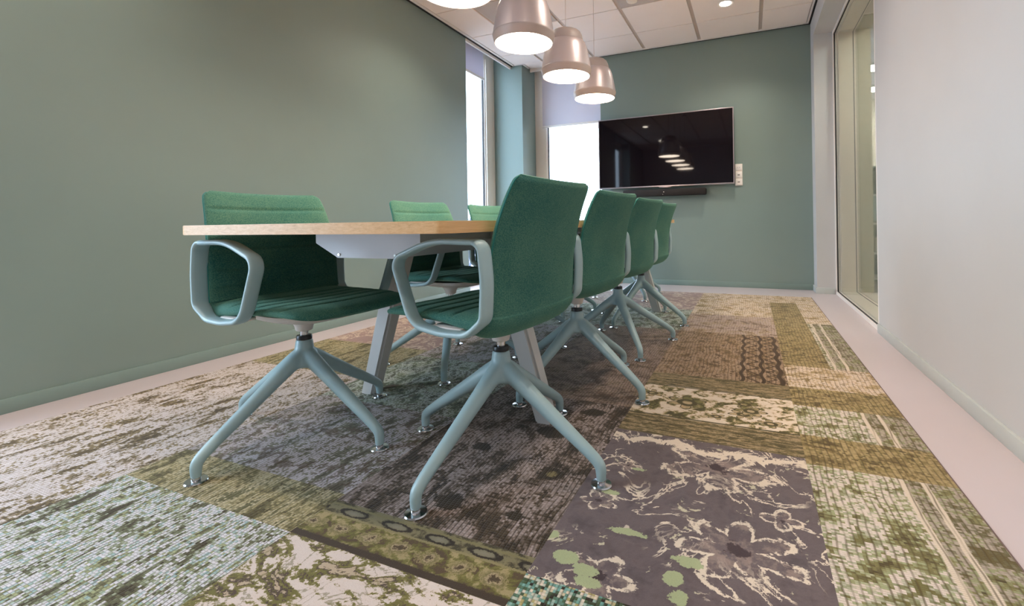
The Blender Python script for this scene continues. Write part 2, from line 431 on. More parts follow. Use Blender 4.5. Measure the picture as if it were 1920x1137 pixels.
for k, (y, x, z) in enumerate([(7.2, 1.55, 2.72), (8.4, 1.75, 2.72), (4.3, 1.9, 2.72)]):  # last panel is an unseen fill light, added to brighten jamb and corridor
    t = empty('corridor_ceiling_light', (x, y, z)); tag(t, ['nearer glowing ceiling panel in the room behind the glass', 'farther glowing ceiling panel in the room behind the glass', 'unseen glowing panel added just outside the partition to brighten the room behind the glass'][k], 'ceiling light', 'ceiling lights behind the glass partition')
    putp(box('light_frame', M['white_trim'], (x-.32, x+.32, y-.17, y+.17, z-.03, z)), t)
    putp(box('diffuser', M['corlight'], (x-.29, x+.29, y-.14, y+.14, z-.036, z-.03)), t)

# ------------------------------------------------------------------ outside
GZ = -3.2
t = struct('ground_outside', M['pave'], [(-60, 30, -25, 60, GZ-.2, GZ)])
def building(x0, x1, y0, y1, h, faces, label):
    t = empty('building', ((x0+x1)/2, (y0+y1)/2, GZ)); tag(t, label, 'building')
    putp(box('facade', M['facade'], (x0, x1, y0, y1, GZ, h)), t)
    for f in faces:
        n = 7
        for k in range(n):
            for z in (GZ+.6, GZ+2.6):
                if z+1.4 > h: continue
                if f == '-y':
                    c = x0+(k+.5)*(x1-x0)/n; a = (c-.55, c+.55, y0-.06, y0+.02, z, z+1.35); g = (c-.45, c+.45, y0-.075, y0-.06, z+.1, z+1.25)
                else:
                    c = y0+(k+.5)*(y1-y0)/n; a = (x1-.02, x1+.06, c-.55, c+.55, z, z+1.35); g = (x1+.06, x1+.075, c-.45, c+.45, z+.1, z+1.25)
                fr = putp(box('window', M['facframe'], a), t)
                p = box('pane', M['facglass'], g); p.parent = fr
building(-30, -12, 16, 20, .35, ['-y'], 'pale rendered building with brown window frames outside the windows')
building(-22, -18, -6, 14, -.2, ['+x'], 'low pale building outside the left side window, past the bare tree')
def tree(x, y, label):
    bm = bmesh.new()
    def br(p, d, l, r, dep):
        q = p+d*l; tube(bm, [p, (p+q)/2+Vector((random.uniform(-.05, .05)*l,)*3), q], [r, r*.85, r*.7], 5)
        if dep:
            for k in range(3):
                dd = (d+Vector((random.uniform(-.8, .8), random.uniform(-.8, .8), random.uniform(-.1, .6)))).normalized()
                br(q, dd, l*.72, r*.62, dep-1)
    br(Vector((0, 0, 0)), Vector((0, 0, 1)), 1.5, .10, 5)
    o = obj('bare_tree', bm, M['bark'], None, False, None, (x, y, GZ)); tag(o, label, 'tree')
tree(-6.2, 9.2, 'bare branching tree outside the left side window')

# ------------------------------------------------------------------ rug
exec_rug = True
C_CREAM = srgb(214, 199, 180); C_WHITE = srgb(214, 208, 208); C_OLIVE = srgb(108, 102, 54); C_BROWN = srgb(74, 56, 34)
C_DKBR = srgb(44, 36, 24); C_MAUVE = srgb(148, 130, 122); C_GREYV = srgb(96, 84, 86); C_SAND = srgb(176, 154, 118)
C_GREEN = srgb(140, 150, 100); C_TURQ = srgb(128, 166, 166); C_YOL = srgb(168, 156, 104); C_PINK = srgb(176, 148, 136)
C_DOLV = srgb(74, 66, 34)

def rugmat(name, stops, sx=10, sy=5, detail=4, rib=.8, pitch=.0125, stitch=.007, ribcol=C_DKBR, pix=True, extra=None, dist=.4, seed=0., rough2=.65, fa=None):
    fa = fa if fa is not None else (.30 if pix else .16)
    b = NB(name); p, x, y, z = b.pos()
    wob = b.noise(p, 2.5, 2); wob2 = b.noise(p, 9, 2)
    xw = b.m('ADD', x, b.m('ADD', b.m('MULTIPLY', wob, .05), b.m('MULTIPLY', wob2, .008)))
    if pix:
        qx = b.m('SNAP', xw, pitch*.5); qy = b.m('SNAP', y, stitch)
    else:
        jx = b.noise(p, 260, 2); qx = b.m('ADD', xw, b.m('MULTIPLY', jx, .008)); qy = b.m('ADD', y, b.m('MULTIPLY', jx, .008))
    v = b.vec(b.m('MULTIPLY', qx, sx), b.m('MULTIPLY', qy, sy), seed)
    f = b.noise(v, 1., detail, rough2, dist)
    fine = b.noise(b.vec(b.m('MULTIPLY', qx, 90), b.m('MULTIPLY', qy, 90), seed+3), 1., 2, .7)
    f = b.m('ADD', b.m('MULTIPLY', f, 1-fa), b.m('MULTIPLY', fine, fa))
    f = b.m('MULTIPLY_ADD', f, 1.28, -.14)
    c = b.ramp(f, stops)
    ctx = dict(b=b, x=x, y=y, p=p, qx=qx, qy=qy, f=f)
    if extra: c = extra(c, ctx)
    pile = b.noise(p, 420, 2, .7)
    c = b.mix(b.m('MULTIPLY_ADD', pile, .5, -.08, True), c, b.mix(.55, c, C_DKBR))
    h = b.m('MULTIPLY', pile, .5)
    if rib > 0:
        fx = b.m('FRACT', b.m('DIVIDE', xw, pitch)); fx = b.m('ABSOLUTE', b.m('SUBTRACT', fx, .5))
        fy = b.m('FRACT', b.m('DIVIDE', y, stitch)); fy = b.m('ABSOLUTE', b.m('SUBTRACT', fy, .5))
        strength = b.step(b.noise(b.vec(b.m('MULTIPLY', x, 30), b.m('MULTIPLY', y, 7), 5.), 1., 3, .6), .30, .62)
        gx = b.m('MULTIPLY', b.step(fx, .30, .44), b.m('MULTIPLY_ADD', strength, .7, .3))
        gy = b.m('MULTIPLY', b.step(fy, .28, .46), .42)
        g = b.m('MULTIPLY', b.m('MAXIMUM', gx, gy), rib, None, True)
        c = b.mix(g, c, ribcol)
        h = b.m('SUBTRACT', h, b.m('MULTIPLY', g, 1.5))
    b.bump(h, .5, .003)
    b.set(c, .95, 0); b.b.inputs['Specular IOR Level'].default_value = .1
    b.b.inputs['Sheen Weight'].default_value = .15
    return b.mat

def blob(b, ctx, cx, cy, rx, ry, wob=.35, sc=22):
    """0 outside .. 1 inside of a ragged ellipse"""
    dx = b.m('DIVIDE', b.m('SUBTRACT', ctx['qx'], cx+.026), rx); dy = b.m('DIVIDE', b.m('SUBTRACT', ctx['qy'], cy), ry)
    d = b.m('SQRT', b.m('ADD', b.m('MULTIPLY', dx, dx), b.m('MULTIPLY', dy, dy)))
    n = b.noise(ctx['p'], sc, 4, .7)
    return b.m('ADD', d, b.m('MULTIPLY', b.m('SUBTRACT', n, .5), wob*2)), dx, dy
def flower(b, ctx, cx, cy, R, k, ph=0., irr=.16):
    d, dx, dy = blob(b, ctx, cx, cy, R, R*.8, irr, 16)
    th = b.m('ARCTAN2', dy, dx)
    pet = b.m('ABSOLUTE', b.m('COSINE', b.m('MULTIPLY_ADD', th, k/2, ph)))
    return b.m('SUBTRACT', d, b.m('MULTIPLY_ADD', pet, .55, .42)), d
def vines(b, ctx, scale, wd, seed, dist=1.2):
    n = b.noise(b.vec(b.m('ADD', b.m('MULTIPLY', ctx['qx'], scale), seed), b.m('MULTIPLY', ctx['qy'], scale), seed), 1., 4, .62, dist)
    a = b.m('ABSOLUTE', b.m('SUBTRACT', n, .5))
    return b.m('SUBTRACT', 1., b.step(a, wd*.45, wd))

def ex_grey(c, k):
    b = k['b']
    v = vines(b, k, 6.5, .022, 2.3, 1.5); msk = b.step(b.noise(k['p'], 5, 2), .46, .54)
    c = b.mix(b.m('MULTIPLY', v, msk), c, C_CREAM)
    bl = b.step(b.noise(b.vec(b.m('MULTIPLY', k['qx'], 13), b.m('MULTIPLY', k['qy'], 13), 9.), 1., 5, .7, 1.), .62, .645)
    c = b.mix(bl, c, b.mix(.35, C_CREAM, C_GREEN))
    for cx, cy, R, kk, ph in ((-.09, 1.385, .15, 5, .4), (-.03, 1.055, .13, 7, .9), (-.29, .88, .075, 5, .2), (-.36, 1.12, .05, 5, 1.), (.07, 1.20, .05, 4, 0.), (-.33, 1.31, .035, 4, 0.)):
        s, d = flower(b, k, cx, cy, R, kk, ph, .5)
        ins = b.m('SUBTRACT', 1., b.step(s, -.02, .02))
        c = b.mix(b.m('MULTIPLY', b.m('MULTIPLY', ins, .7), b.step(b.noise(k['p'], 30, 4, .7), .42, .5)), c, b.mix(b.step(k['f'], .4, .6), C_MAUVE, C_GREYV))
        out = b.m('SUBTRACT', 1., b.step(b.m('ABSOLUTE', s), .07, .13))
        c = b.mix(b.m('MULTIPLY', out, b.step(b.noise(k['p'], 34, 4, .75), .42, .49)), c, C_CREAM)
        c = b.mix(b.m('SUBTRACT', 1., b.step(d, .10, .18)), c, srgb(66, 52, 54))
    for cx, cy, rx, ry in ((-.364, .905, .030, .020), (-.318, .888, .028, .018), (-.300, .857, .030, .014), (-.12, .985, .035, .018), (-.15, .93, .02, .022), (-.135, .885, .018, .02), (-.415, .96, .018, .014), (-.26, 1.03, .05, .013), (-.345, 1.165, .03, .011), (-.30, 1.30, .02, .008)):
        d, _, _ = blob(b, k, cx, cy, rx, ry, 1.0, 32)
        c = b.mix(b.m('SUBTRACT', 1., b.step(d, .85, .95)), c, srgb(162, 170, 130))
    # pale scroll along the far edge of the patch
    e = b.m('ADD', k['y'], b.m('MULTIPLY', b.noise(k['p'], 9, 4, .7, 1.), .22))
    c = b.mix(b.m('SUBTRACT', 1., b.step(b.m('ABSOLUTE', b.m('SUBTRACT', e, 1.59)), .014, .022)), c, C_CREAM)
    return c
def ex_creamfloral(c, k):
    b = k['b']
    for cx, cy, r in ((-.235, 1.845, .085), (-.03, 1.80, .05), (.06, 1.75, .045), (-.02, 1.90, .05), (.0, 1.84, .06), (-.38, 1.90, .05), (-.12, 1.75, .035), (-.36, 1.78, .03)):
        s, d = flower(b, k, cx, cy, r, 6, cx*20)
        ins = b.m('SUBTRACT', 1., b.step(s, 0., .06))
        c = b.mix(ins, c, b.mix(b.step(k['f'], .42, .58), C_SAND, C_OLIVE))
        ring = b.m('SUBTRACT', 1., b.step(b.m('ABSOLUTE', b.m('SUBTRACT', d, .36)), .09, .17))
        c = b.mix(ring, c, C_DOLV)
        c = b.mix(b.m('SUBTRACT', 1., b.step(b.m('ABSOLUTE', s), .03, .08)), c, C_DOLV)
    for y0 in (1.687, 2.003):
        ln = b.m('SUBTRACT', 1., b.step(b.m('ABSOLUTE', b.m('SUBTRACT', k['y'], y0)), .003, .007)); c = b.mix(ln, c, C_DOLV)
    return c
def ex_leaf(c, k):
    b = k['b']; v = vines(b, k, 9, .02, 4.4, 1.4); return b.mix(b.m('MULTIPLY', v, .6), c, C_OLIVE)
def ex_band(c, k):
    b = k['b']; y = k['qy']
    # medallions
    per = .124; xx = b.m('SUBTRACT', b.m('MODULO', b.m('ADD', k['qx'], 5+.055-.026), per), per/2)
    dx = b.m('DIVIDE', xx, .040); dy = b.m('DIVIDE', b.m('SUBTRACT', y, .851), .0125)
    d = b.m('SQRT', b.m('ADD', b.m('MULTIPLY', dx, dx), b.m('MULTIPLY', dy, dy)))
    d = b.m('ADD', d, b.m('MULTIPLY', b.m('SUBTRACT', b.noise(k['p'], 60, 3), .5), .6))
    up = b.step(y, .832, .836)
    bgc = b.mix(b.step(k['f'], .42, .56), srgb(66, 60, 40), srgb(120, 112, 82))
    md = b.ramp(d, [(.0, srgb(128, 122, 104)), (.62, srgb(118, 112, 90)), (.78, C_DKBR), (1.0, C_DKBR)])
    bgc = b.mix(b.m('SUBTRACT', 1., b.step(d, 1.0, 1.15)), bgc, md)
    c = b.mix(up, c, bgc)
    # rosettes
    per = .082; xx = b.m('SUBTRACT', b.m('MODULO', b.m('ADD', k['qx'], 5), per), per/2)
    dx = b.m('DIVIDE', xx, .028); dy = b.m('DIVIDE', b.m('SUBTRACT', y, .797), .018)
    d = b.m('SQRT', b.m('ADD', b.m('MULTIPLY', dx, dx), b.m('MULTIPLY', dy, dy)))
    d = b.m('ADD', d, b.m('MULTIPLY', b.m('SUBTRACT', b.noise(k['p'], 38, 4, .8), .5), 2.4))
    ros = b.ramp(d, [(0., srgb(70, 58, 40)), (.28, srgb(80, 66, 44)), (.45, srgb(160, 144, 112)), (.7, srgb(104, 96, 58)), (1., srgb(144, 130, 92))])
    m = b.m('MULTIPLY', b.m('SUBTRACT', 1., b.step(d, .95, 1.1)), b.m('SUBTRACT', 1., up))
    c = b.mix(m, c, ros)
    for y0, w_, cc in ((.868, .004, srgb(120, 112, 76)), (.834, .004, srgb(130, 120, 84)), (.755, .011, srgb(62, 50, 38))):
        ln = b.m('SUBTRACT', 1., b.step(b.m('ABSOLUTE', b.m('SUBTRACT', y, y0)), w_*.6, w_)); c = b.mix(ln, c, cc)
    return c
def ex_strips(c, k):
    b = k['b']; n = b.m('ADD', k['y'], b.m('MULTIPLY', b.noise(b.vec(b.m('MULTIPLY', k['x'], 7), b.m('MULTIPLY', k['y'], 30), 0.), 1., 3), .03))
    s = b.m('ABSOLUTE', b.m('SUBTRACT', b.m('FRACT', b.m('MULTIPLY', n, 31)), .5))
    return b.mix(b.m('MULTIPLY', b.step(s, .33, .45), .75), c, C_DOLV)
def ex_loops(c, k):
    b = k['b']; v = vines(b, k, 3.0, .014, 7.7, .6); return b.mix(b.m('MULTIPLY', v, .75), c, srgb(84, 64, 44))
def ex_darkblobs(c, k):
    b = k['b']
    for cx, cy, r in ((-.525, 1.18, .042), (-.535, .98, .026), (-.72, .97, .05), (-.62, 1.42, .06), (-.80, 1.25, .04), (-.55, 1.62, .05)):
        d, _, _ = blob(b, k, cx, cy, r, r*.7, .9, 34)
        c = b.mix(b.m('SUBTRACT', 1., b.step(d, .8, 1.05)), c, srgb(46, 36, 18))
    d, _, _ = blob(b, k, -.525, 1.18, .015, .015, .3, 60)
    return b.mix(b.m('SUBTRACT', 1., b.step(d, .8, 1.05)), c, srgb(120, 108, 70))
def ex_carved(c, k):
    b = k['b']
    xx = k['x']
    for x0, w_ in ((-.045, .010), (.04, .010), (.115, .013)):
        e = b.m('ADD', xx, b.m('MULTIPLY', b.m('SINE', b.m('MULTIPLY', k['y'], 42.)), .006))
        ln = b.m('SUBTRACT', 1., b.step(b.m('ABSOLUTE', b.m('SUBTRACT', e, x0)), w_*.6, w_)); c = b.mix(ln, c, srgb(62, 44, 20))
    wv = b.m('SINE', b.m('MULTIPLY', k['y'], 95.)); e = b.m('ADD', b.m('SUBTRACT', xx, .078), b.m('MULTIPLY', wv, .016))
    zone = b.step(xx, -.03, -.028)
    c = b.mix(b.m('MULTIPLY', zone, b.m('SUBTRACT', 1., b.step(b.m('ABSOLUTE', e), .005, .010))), c, srgb(70, 52, 26))
    e2 = b.m('ADD', b.m('ADD', xx, .002), b.m('MULTIPLY', b.m('SINE', b.m('MULTIPLY', k['y'], 60.)), .022))
    return b.mix(b.m('MULTIPLY', zone, b.m('SUBTRACT', 1., b.step(b.m('ABSOLUTE', e2), .006, .011))), c, srgb(76, 56, 30))
def ex_rightlines(c, k):
    b = k['b']
    e = b.m('ADD', k['x'], b.m('MULTIPLY', b.noise(k['p'], 6, 3), .02))
    c = b.mix(b.m('MULTIPLY', b.step(e, .375, .385), b.m('MULTIPLY', b.step(k['f'], .40, .60), .8)), c, srgb(92, 78, 40))
    for x0 in (.375, .425):
        ln = b.m('SUBTRACT', 1., b.step(b.m('ABSOLUTE', b.m('SUBTRACT', e, x0)), .005, .009)); c = b.mix(ln, c, C_CREAM)
    return c

RM = {}
RM['grey'] = rugmat('rug_grey_floral', [(.3, srgb(84, 74, 76)), (.5, srgb(104, 92, 93)), (.7, srgb(92, 80, 80))], 14, 14, 4, 0, pix=False, extra=ex_grey)
RM['cream'] = rugmat('rug_cream_floral', [(.40, C_CREAM), (.50, srgb(206, 188, 166)), (.515, C_SAND), (.56, C_OLIVE), (.62, C_DOLV)], 16, 20, 5, 0, pix=False, extra=ex_creamfloral)
RM['leaf'] = rugmat('rug_cream_olive_leaves', [(.44, srgb(206, 192, 184)), (.51, srgb(204, 188, 178)), (.515, srgb(140, 130, 86)), (.54, C_OLIVE), (.575, C_OLIVE), (.585, srgb(78, 64, 54)), (.62, srgb(80, 66, 56)), (.63, srgb(176, 158, 134))], 6.5, 12, 5, 0, pix=False, extra=ex_leaf, dist=1.6)
RM['band'] = rugmat('rug_olive_band', [(.40, srgb(150, 136, 98)), (.46, srgb(112, 106, 58)), (.53, srgb(92, 88, 42)), (.58, srgb(80, 64, 46))], 22, 30, 4, 0, pix=False, extra=ex_band)
RM['turq'] = rugmat('rug_turquoise_white', [(.36, srgb(64, 54, 34)), (.42, srgb(104, 104, 74)), (.455, srgb(150, 158, 128)), (.48, srgb(206, 204, 206)), (.53, srgb(216, 210, 214)), (.55, srgb(150, 176, 176)), (.58, srgb(168, 172, 128)), (.63, srgb(96, 92, 62))], 22, 9, 5, .8, .0115, .006, srgb(70, 62, 44))
RM['teal'] = rugmat('rug_teal_speckle', [(.38, C_DKBR), (.45, srgb(70, 90, 60)), (.5, srgb(110, 160, 150)), (.56, C_CREAM), (.62, C_YOL)], 60, 60, 3, .6)
RM['yolive'] = rugmat('rug_yellow_olive', [(.36, C_DOLV), (.44, srgb(112, 104, 66)), (.49, srgb(158, 146, 104)), (.54, srgb(186, 174, 140)), (.60, srgb(98, 94, 58))], 22, 6, 5, .75, .0115, .006, srgb(62, 54, 28))
RM['dark'] = rugmat('rug_dark_brown_mauve', [(.36, srgb(44, 34, 20)), (.45, srgb(72, 58, 38)), (.50, srgb(128, 112, 102)), (.56, srgb(166, 150, 144)), (.61, srgb(84, 68, 48)), (.68, srgb(42, 32, 18))], 11, 6, 5, .8, .0125, .0075, srgb(44, 34, 20), extra=ex_darkblobs)
RM['lav'] = rugmat('rug_lavender_grey', [(.36, srgb(74, 70, 48)), (.44, srgb(116, 112, 90)), (.49, srgb(186, 176, 178)), (.54, srgb(178, 170, 172)), (.58, srgb(120, 112, 92)), (.66, srgb(74, 66, 44))], 17, 8, 5, .7, .0115, .006, srgb(62, 56, 46), extra=ex_loops)
RM['greenw'] = rugmat('rug_green_grey', [(.36, srgb(60, 66, 48)), (.44, srgb(98, 106, 78)), (.49, srgb(150, 158, 134)), (.54, srgb(196, 200, 190)), (.60, srgb(84, 88, 66))], 14, 8, 5, .7, .0115, .006, srgb(52, 54, 40), extra=ex_loops)
RM['sandst'] = rugmat('rug_cream_brown_streaks', [(.36, srgb(70, 56, 32)), (.42, srgb(124, 106, 70)), (.465, srgb(206, 194, 188)), (.54, srgb(216, 206, 206)), (.565, srgb(150, 132, 94)), (.62, srgb(82, 66, 36))], 13, 5, 5, .72, .0115, .006, srgb(84, 72, 48))
RM['redv'] = rugmat('rug_dusky_mauve_cream', [(.40, srgb(146, 122, 118)), (.50, srgb(150, 126, 118)), (.55, srgb(206, 186, 166)), (.62, srgb(138, 116, 110))], 8, 8, 5, .15, pix=False, dist=1.5)
RM['strips'] = rugmat('rug_olive_strips', [(.36, C_DOLV), (.45, srgb(120, 104, 66)), (.50, srgb(168, 146, 114)), (.55, srgb(122, 106, 66)), (.62, C_DOLV)], 12, 60, 4, 0, pix=False, extra=ex_strips)
RM['carved'] = rugmat('rug_brown_carved_border', [(.34, srgb(84, 64, 34)), (.44, srgb(124, 100, 66)), (.50, srgb(158, 132, 104)), (.56, srgb(164, 140, 116)), (.63, srgb(92, 70, 38))], 16, 12, 5, .72, .0165, .012, srgb(72, 52, 26), extra=ex_carved)
RM['rightg'] = rugmat('rug_green_cream_right', [(.34, srgb(78, 66, 34)), (.42, srgb(126, 120, 74)), (.47, srgb(158, 164, 124)), (.495, srgb(206, 192, 178)), (.54, srgb(214, 200, 190)), (.57, srgb(150, 154, 122)), (.62, srgb(108, 102, 56))], 10, 12, 5, .7, .0165, .006, srgb(76, 62, 30), extra=ex_rightlines)
RM['sandr'] = rugmat('rug_sand_cream_right', [(.34, srgb(110, 90, 50)), (.44, srgb(176, 152, 110)), (.50, srgb(210, 190, 168)), (.55, srgb(216, 198, 180)), (.62, srgb(128, 106, 64))], 10, 14, 5, .6, .0165, .008, srgb(96, 74, 40))
RM['oliver'] = rugmat('rug_olive_gold', [(.34, srgb(76, 60, 30)), (.44, srgb(124, 106, 62)), (.50, srgb(170, 150, 106)), (.56, srgb(134, 118, 70)), (.63, srgb(84, 68, 34))], 10, 16, 5, .68, .0165, .008, srgb(72, 58, 24))
RM['mauvel'] = rugmat('rug_mauve_loops', [(.36, srgb(118, 96, 70)), (.45, srgb(172, 150, 136)), (.52, srgb(182, 162, 150)), (.58, srgb(170, 148, 120)), (.65, srgb(122, 98, 66))], 8, 8, 5, .6, .0165, .012, srgb(104, 82, 58), extra=ex_loops)
RM['darkm'] = rugmat('rug_dark_mauve_loops', [(.36, srgb(80, 62, 42)), (.45, srgb(124, 104, 88)), (.52, srgb(150, 130, 118)), (.58, srgb(128, 108, 84)), (.65, srgb(72, 56, 34))], 9, 8, 5, .75, .0125, .0085, srgb(60, 46, 30), extra=ex_loops)

rug = empty('area_rug', (0, 0, 0)); tag(rug, 'large green, brown and cream patchwork rug under the conference table', 'rug')
RX0, RX1, RY0, RY1, RZ = -2.462, .492, -1.6, 4.672, .009
b_ = bmesh.new(); bx(b_, RX0-.006, RX1+.006, RY0-.006, RY1+.006, 0.0, RZ-.002, bev=.002)
obj('binding_edge', b_, plain('rug_binding_mauve_brown', srgb(112, 92, 88), .9), rug, True)
X = [RX0, -1.68, -1.0, -.43, .14, RX1]
patches = [
 (-2.462, -1.68, -1.6, .30, 'sandst'), (-2.462, -1.68, .30, 1.62, 'sandst'), (-2.462, -1.68, 1.62, 2.10, 'yolive'), (-2.462, -1.68, 2.10, 3.3, 'redv'), (-2.462, -1.68, 3.3, 4.672, 'lav'),
 (-1.68, -1.0, -1.6, .18, 'lav'), (-1.68, -1.0, .18, .742, 'turq'), (-1.68, -1.0, .742, .90, 'yolive'), (-1.68, -1.0, .90, 1.40, 'lav'), (-1.68, -1.0, 1.40, 2.0, 'greenw'), (-1.68, -1.0, 2.0, 2.9, 'lav'), (-1.68, -1.0, 2.9, 3.8, 'greenw'), (-1.68, -1.0, 3.8, 4.672, 'redv'),
 (-1.0, -.43, -1.6, .18, 'sandst'), (-1.0, -.43, .18, .742, 'leaf'), (-1.0, -.43, .742, .875, 'band'), (-1.0, -.43, .875, 1.72, 'dark'), (-1.0, -.43, 1.72, 3.04, 'darkm'), (-1.0, -.43, 3.04, 3.75, 'greenw'), (-1.0, -.43, 3.75, 4.672, 'redv'),
 (-.43, .14, -1.6, .26, 'yolive'), (-.43, .14, .26, .83, 'teal'), (-.43, .14, .83, 1.53, 'grey'), (-.43, .14, 1.53, 1.68, 'strips'), (-.43, .14, 1.68, 2.01, 'cream'), (-.43, .14, 2.01, 2.165, 'strips'), (-.43, .14, 2.165, 3.04, 'carved'), (-.43, .14, 3.04, 3.62, 'mauvel'), (-.43, .14, 3.62, 4.672, 'sandr'),
 (.14, .492, -1.6, .3, 'lav'), (.14, .492, .3, 1.50, 'rightg'), (.14, .492, 1.50, 1.70, 'oliver'), (.14, .492, 1.70, 1.96, 'rightg'), (.14, .492, 1.96, 2.17, 'oliver'), (.14, .492, 2.17, 2.48, 'sandr'), (.14, .34, 2.48, 3.04, 'oliver'), (.34, .492, 2.48, 3.5, 'rightg'), (.14, .34, 3.04, 4.30, 'oliver'), (.34, .492, 3.5, 4.30, 'sandr'), (.14, .492, 4.30, 4.672, 'sandr')]
for x0, x1, y0, y1, k in patches:
    box('rug_patch', RM[k], (x0, x1, y0, y1, .002, RZ), rug)

# ------------------------------------------------------------------ table
def round_ends(P, idx, r, seg=5):
    out = []; N = len(P)
    for i, p in enumerate(P):
        if i not in idx: out.append(p); continue
        p = Vector(p); a = (Vector(P[i-1])-p).normalized()*r; b = (Vector(P[(i+1) % N])-p).normalized()*r
        for k in range(seg+1):
            t = k/seg; out.append(tuple((p+a)*(1-t)**2+p*2*t*(1-t)+(p+b)*t*t))
    return out
TX, TY0, TY1, TZ0, TZ1 = -1.095, .83, 4.15, .6985, .727
table = empty('conference_table', (TX, (TY0+TY1)/2, RZ)); tag(table, 'long oak-topped conference table with slanted grey steel legs', 'table')
pts = []; n = 24
for k in range(n+1):
    s = k/n; pts.append((TX+.475+.022*math.sin(PI*s), TY0+(TY1-TY0)*s))
for k in range(n+1):
    s = 1-k/n; pts.append((TX-.475-.022*math.sin(PI*s), TY0+(TY1-TY0)*s))
NP = len(pts)
bm = prism(bmesh.new(), fillet(pts, [.03 if i in (0, n, n+1, NP-1) else .0 for i in range(NP)], 5) if False else round_ends(pts, (0, n, n+1, NP-1), .022), 'z', TZ0, TZ1)
bmesh.ops.bevel(bm, geom=[e for e in bm.edges if abs(e.verts[0].co.z-e.verts[1].co.z) < 1e-5], offset=.0015, segments=2, affect='EDGES')
putp(obj('tabletop', bm, M['wood'], None, True), table)
# cable tray: end plates, sloping sides, bottom
EY0, EY1 = 1.075, 3.95
tp = [(-.21, .696), (.21, .696), (.21, .664), (.125, .618), (-.115, .618), (-.21, .664)]
for y in (EY0, EY1):
    e = putp(obj('end_plate', prism(bmesh.new(), fillet([(TX+a, b) for a, b in tp], [.001, .001, .004, .006, .006, .004], 3), 'y', y, y+.003), M['tray']), table)
    for dx in (-.108, .118):
        bm = bmesh.new(); tube(bm, [(TX+dx, y-.0035 if y < 2 else y+.003, .628), (TX+dx, y if y < 2 else y+.0065, .628)], .004, 12)
        s = obj('screw', bm, M['steel'], None, True); s.parent = e
bm = bmesh.new()
def sheet(bm, a, b, y0, y1, t=.002):
    d = Vector((b[0]-a[0], b[1]-a[1])); nrm = Vector((-d.y, d.x)).normalized()*t
    prism(bm, [a, b, (b[0]+nrm.x, b[1]+nrm.y), (a[0]+nrm.x, a[1]+nrm.y)], 'y', y0, y1)
W2 = [(TX+a, b) for a, b in [(-.206, .694), (-.206, .665), (-.113, .620), (.122, .620), (.206, .665), (.206, .694)]]
sheet(bm, W2[0], W2[1], EY0+.003, EY1); sheet(bm, W2[4], W2[5], EY0+.003, EY1)
for y0, y1 in ((EY0+.003, 1.66), (1.72, 2.50), (2.56, 3.34), (3.40, EY1)):
    sheet(bm, W2[1], W2[2], y0, y1); sheet(bm, W2[3], W2[4], y0, y1); sheet(bm, W2[2], W2[3], y0, y1)
putp(obj('cable_tray', bm, M['tray']), table)
for y in (1.50, 3.62):   # cross beams
    putp(box('cross_beam', M['leggrey'], (TX-.30, TX+.30, y-.03, y+.03, .660, .697), None, .004), table)
putp(box('spine_beam', M['leggrey'], (TX-.03, TX+.03, 1.5, 3.62, .655, .695), None, .003), table)
def tleg(sx, y):
    """slanted flat leg: outer foot, inner top"""
    bm = bmesh.new()
    xo, xi = TX+sx*.41, TX+sx*.215
    wb, wt = .066, .082; db, dt = .060, .075
    vs = []
    for (xc, z, ww, dd) in ((xo, RZ, wb, db), (xi, .664, wt, dt)):
        vs.append([bm.verts.new((xc+a*ww/2, y+c*dd/2, z)) for a, c in ((-1, -1), (1, -1), (1, 1), (-1, 1))])
    A, B = vs; bm.faces.new(A[::-1]); bm.faces.new(B)
    for k in range(4): bm.faces.new((A[k], A[(k+1) % 4], B[(k+1) % 4], B[k]))
    es = [e for e in bm.edges if abs(e.verts[0].co.z-e.verts[1].co.z) > .1]
    bmesh.ops.bevel(bm, geom=es, offset=.009, segments=4, affect='EDGES')
    return bm
for y in (1.50, 3.62):
    for sx in (-1, 1):
        putp(obj('leg', tleg(sx, y), M['leggrey'], None, True), table)

# ------------------------------------------------------------------ swivel chair
# local axes: +x = front, z up, origin on the rug under the gas column
prof = [(.284, .434), (.272, .442), (.245, .448), (.19, .452), (.10, .452), (.02, .450), (-.05, .444), (-.095, .438), (-.127, .452), (-.1385, .482),
        (-.144, .54), (-.150, .61), (-.165, .685), (-.186, .75), (-.207, .797), (-.2165, .816), (-.222, .827)]
hh = [.006, .013, .016, .018, .019, .022, .032, .041, .030, .0205, .0165, .0155, .0150, .0140, .0125, .011, .005]
ww_ = [.165, .195, .210, .219, .226, .230, .230, .228, .226, .226, .226, .225, .221, .215, .209, .202, .184]
CL = catmull([(p[0], p[1], 0) for p in prof], 7); HH = catmull([(h, 0, 0) for h in hh], 7); WW = catmull([(h, 0, 0) for h in ww_], 7)
SEAMS_SEAT = [.21, .155, .10, .045, -.01]; SEAMS_BACK = [.765, .70, .638, .575, .512]
SPLIT = 8*7+3
